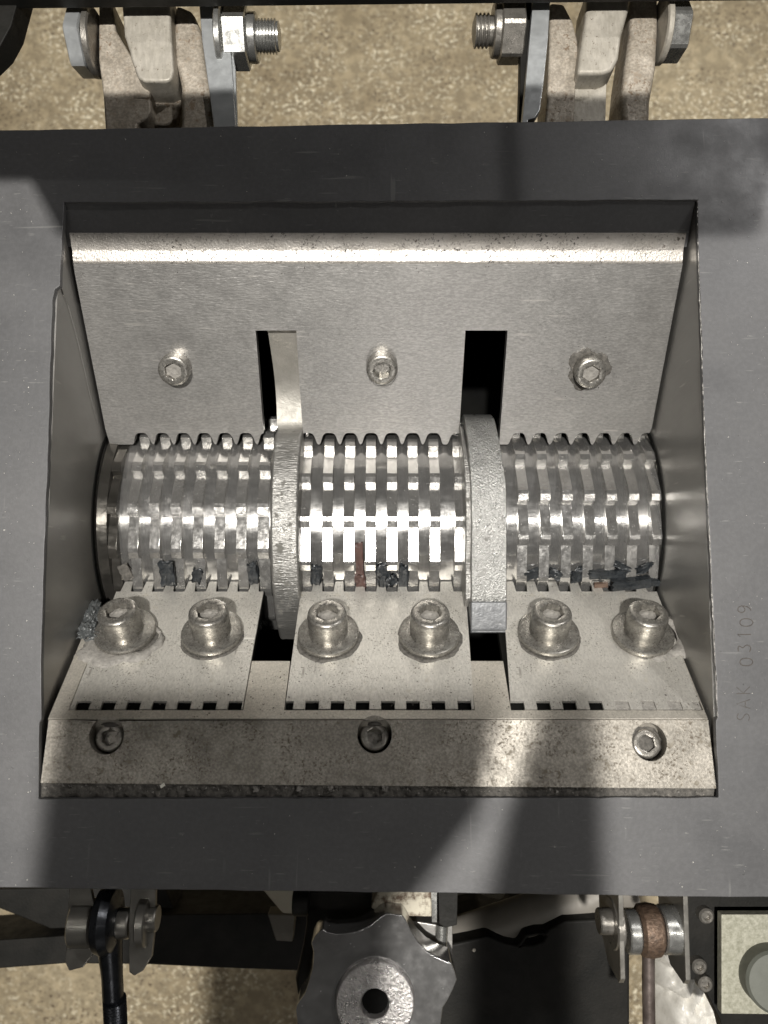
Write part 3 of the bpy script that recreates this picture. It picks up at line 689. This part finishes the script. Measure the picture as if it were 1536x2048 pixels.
# right clevis
c2 = thing('rod_clevis', at(1300,1880,ZB-200), 'clevis seen edge on with a rusty brown bushing and a thin rod between its cheeks', 'clevis', 'clevis brackets below the frame')
def sheet(px0, px1, py0, py1, z, dep, mat, par, shape=None, name='cheek'):
    x0, x1 = at(px0, (py0+py1)/2, z).x, at(px1, (py0+py1)/2, z).x; ya, yb = at(0, py0, z).y, at(0, py1, z).y
    bm = bmesh.new()
    out = [Vector((x1, ya, z)), Vector((x1, yb+14, z)), Vector((x1, yb, z-14)), Vector((x1, yb+4, z-dep*.6)), Vector((x1, yb+60, z-dep)), Vector((x1, ya, z-dep))]
    add_prism(bm, out, (1,0,0), x1-x0); return finish(name, bm, mat, par, bevel=1.5)
sheet(1239, 1249, 1780, 1973, ZB+50, 150, m_brk, c2)
sheet(1369, 1379, 1780, 1975, ZB+50, 150, m_brk, c2)
xbolt(c2, 1250, 1274, 1862, ZB, 44, m_nut, '', 'spacer')
xbolt(c2, 1275, 1319, 1860, ZB, 50, m_rust, '', 'rusty_bushing', prof=lambda Ln: [(0,42),(6,50),(Ln*.5,53),(Ln-6,50),(Ln,42)])
xbolt(c2, 1320, 1353, 1858, ZB, 48, m_nut, '', 'spacer')
xbolt(c2, 1353, 1370, 1858, ZB, 20, m_brk, '', 'pin')
xbolt(c2, 1222, 1239, 1846, ZB, 52, m_bolt2, '', 'washer')
xbolt(c2, 1196, 1224, 1842, ZB, 26, m_bolt2, '', 'pin_head')
tube('rod', [at(1297,1890,ZB-10), at(1297,1980,ZB-10), at(1299,2110,ZB-10)], 13, M('brown_rod', (.10,.08,.07), (.2,.165,.15), .6, (.3,.45), 30), c2, 16)

# scalloped knob
kn = thing('scalloped_knob', at(750,2000,-260), 'dark shiny scalloped clamping knob with a pitted round hub and a black centre hole', 'knob')
ko = [(622,1886),(630,1872),(647,1856),(652,1863),(672,1868),(695,1866),(716,1862),(740,1850),(762,1832),(772,1827),(805,1831),(812,1840),(822,1862),(836,1884),(856,1904),(880,1918),(903,1926),
      (910,1944),(914,1960),(906,1980),(896,2000),(886,2016),(880,2060),(890,2110),(610,2110),(596,2060),(591,2022),(596,2005),(610,1986),(617,1965),(625,1935),(627,1905)]
prism('star_body', px3(ko, -70), (0,0,1), 70, m_knob, kn, bevel=3, seg=2)
hc = at(750,2002,-66)
lathe('hub', hc, (0,0,1), [(-4,81),(0,82),(7,81),(10,78),(10,30),(4,27),(-60,27)], m_hub, kn, 64, cap0=False)
lathe('hole_shade_plug', hc, (0,0,1), [(-50,28),(-3.6,28)], m_void, kn, 40)  # black plug painted as the shade inside the hub hole
kb = thing('shiny_block', at(860,1880,-330), 'mirror-bright steel block with a curved edge tucked behind the scalloped knob', 'steel block')
slab('body', [(805,1838),(880,1850),(905,1842),(905,1925),(800,1925)], -175, 120, m_wall, kb, 3)
tube('round_edge', [at(884,1848,-172), at(880,1925,-172)], 14, m_nut, kb, 20)
pc = thing('scuffed_support_block', at(820,1810,-400), 'scuffed cream and brown steel support block just under the frame edge behind the knob', 'support block')
slab('block', [(757,1780),(862,1780),(864,1834),(770,1832),(742,1816)], -130, 120, M('scuffed_cream', (.46,.42,.33), (.56,.52,.42), 0, (.5,.7), 60, bump=.2, bs=8, rust=(26,.45,(.12,.085,.06))), pc, 3)
slab('bright_post', [(862,1780),(874,1780),(874,1846),(864,1846)], -120, 100, m_nut, pc, 2)
slab('dark_post', [(876,1780),(916,1780),(914,1850),(890,1856),(878,1848)], -125, 100, m_black, pc, 2)
cy = thing('black_housing', at(680,1830,-420), 'black rounded housing behind the scalloped knob, just below the frame', 'housing')
slab('body', [(612,1780),(752,1780),(752,1812),(735,1850),(700,1870),(630,1880),(618,1980),(596,2000),(590,1960),(606,1890),(612,1850)], -200, 140, m_black, cy, 10)
xbolt(cy, 586, 618, 1806, -170, 26, m_black, '', 'boss')

# black beams and plates underneath
bmn = thing('black_crossbeam', at(300,1880,-1300), 'black machine beam crossing below the frame behind the clevis and the knob', 'beam')
slab('beam', [(-80,1886),(130,1872),(270,1855),(292,1830),(640,1826),(640,1944),(420,1936),(300,1930),(130,1928),(-80,1944)], -900, 200, m_black, bmn, 6)
slab('web', [(-80,1780),(160,1775),(330,1775),(360,1850),(100,1858),(-30,1806),(-80,1815)], -950, 120, m_black, bmn, 6)
g1 = thing('machine_guard', at(450,1810,-1400), 'dull brown-grey machine panel in shade under the frame between clevis and knob', 'guard')
slab('guard_sheet', [(300,1775),(640,1775),(640,1832),(300,1830)], -1100, 80, m_grey, g1, 4)
slab('pale_cover', [(520,1775),(600,1775),(600,1830),(565,1828),(545,1805)], -800, 60, m_cream, g1, 8)
slab('pale_foot', [(535,1828),(590,1830),(585,1884),(552,1882)], -820, 60, m_grey, g1, 4)
pp = thing('grey_pipe', at(1050,1830,-900), 'dull grey pipe running diagonally from the knob up under the frame', 'pipe')
tube('pipe', [at(850,1905,-620), at(1060,1835,-620), at(1260,1765,-620)], 62, M('grey_pipe_paint', (.20,.185,.16), (.27,.25,.22), .1, (.45,.6), 120, bump=.05, bs=12), pp, 32)
cp = thing('machine_cover', at(1080,1810,-1200), 'pale scuffed machine panel seen past the diagonal pipe under the frame', 'cover')
slab('cover_sheet', [(905,1770),(1240,1770),(1240,1842),(1060,1842),(905,1850)], -1000, 60, m_cream, cp, 4)
bk = thing('black_motor_cover', at(1080,1960,-1000), 'large black cover with an eyelet on its rim between the knob and the rusty clevis', 'cover')
slab('cover', [(895,1890),(940,1880),(975,1871),(1010,1885),(1036,1891),(1050,1868),(1072,1862),(1092,1861),(1104,1855),(1130,1842),(1200,1838),(1260,1840),(1260,2120),(860,2120)], -520, 300, m_black, bk, 10,
     holes=[px3([(1048,1887),(1056,1876),(1075,1872),(1092,1873),(1086,1884),(1066,1890)], -520)])
lathe('rivet', at(948,1900,-520), (0,0,1), [(0,5),(3,4)], m_lug2, bk, 12)
# right mounting plate
mp = thing('black_mounting_plate', at(1450,1920,-500), 'black mounting plate with small studs behind the speckled square plate', 'mounting plate')
slab('plate', [(1330,1775),(1620,1775),(1620,2120),(1460,2120),(1440,2040),(1400,1960),(1372,1960),(1372,1900)], -330, 40, m_black, mp, 3)
for x, y in ((1406,1825),(1404,1960),(1392,1925)):
    lathe('stud', at(x, y, -330), (0,0,1), [(0,18,''),(20,18,''),(24,14,''),(24,8,'h'),(14,8,'h')], m_bolt2, mp, 24)
gp = thing('square_plate', at(1500,1930,-330), 'speckled galvanised square plate with a dark green-grey round peg', 'plate')
slab('plate', [(1443,1829),(1640,1829),(1640,2030),(1443,2028)], -280, 24, m_galv, gp, 2)
lathe('peg', at(1538,1948,-278), Vector((-.12,.1,1)), [(0,70),(50,68),(56,62),(57,10)], M('green_grey_rubber', (.085,.09,.075), (.115,.12,.10), 0, (.5,.6), 60, bump=.05, bs=8), gp, 48)
# crumpled bag
random.seed(11)
bm = bmesh.new(); nu, nv = 50, 50; grid = []
import mathutils.noise as mn
z0 = -760
for i in range(nu+1):
    row = []
    for j in range(nv+1):
        u, v = i/nu, j/nv
        px = 1312+ (150+60*v)*u; py = 1885+260*v+ 20*u
        pos = at(px, py, z0)
        f = mn.noise(Vector((u*3+v*2.5, v*2.2-u*1.5, 1)))
        h = 130*abs(mn.noise(Vector((u*2.2+v*3.1, (v-u)*1.3, 3))))**.7+60*abs(mn.noise(Vector(((u+v)*7, (v-u)*2.5, 5))))+20*abs(mn.noise(Vector(((u+v)*16, (v-u)*4, 9))))
        row.append(bm.verts.new(pos+Vector((0,0,h-150*(abs(u-.5)*2)**3))))
    grid.append(row)
for i in range(nu):
    for j in range(nv): bm.faces.new((grid[i][j], grid[i+1][j], grid[i+1][j+1], grid[i][j+1]))
o = finish('plastic_bag', bm, m_bag, sharp=60); sm = o.modifiers.new('skin', 'SOLIDIFY'); sm.thickness = 2*S
tagp(o, 'crumpled milky white plastic bag below the rusty clevis', 'bag')

# ------------------------------------------------------------------ unseen blockers added above the camera: phone-like slab and strip shading the front rail
ph = thing('phone_blocker', (-200,-700,1690), 'added dark phone-like slab and strip above the camera that shade the front rail', 'shadow blocker')
pz = 1700
prism('phone_blocker_slab', [Vector((-575,-205,pz)), Vector((105,-205,pz)), Vector((112,-216,pz)), Vector((80,-380,pz)), Vector((-60,-560,pz)), Vector((-150,-1500,pz)), Vector((-680,-1500,pz)), Vector((-585,-216,pz))], (0,0,1), 10, m_black, ph, bevel=4)  # added slab, edges shaped to the shadow on the front rail
prism('blocker_strip', [Vector((182,-205,pz)), Vector((262,-205,pz)), Vector((275,-1500,pz)), Vector((40,-1500,pz)), Vector((70,-560,pz)), Vector((112,-380,pz))], (0,0,1), 10, m_black, ph, bevel=4)  # added strip that casts the second dark band, not a phone part
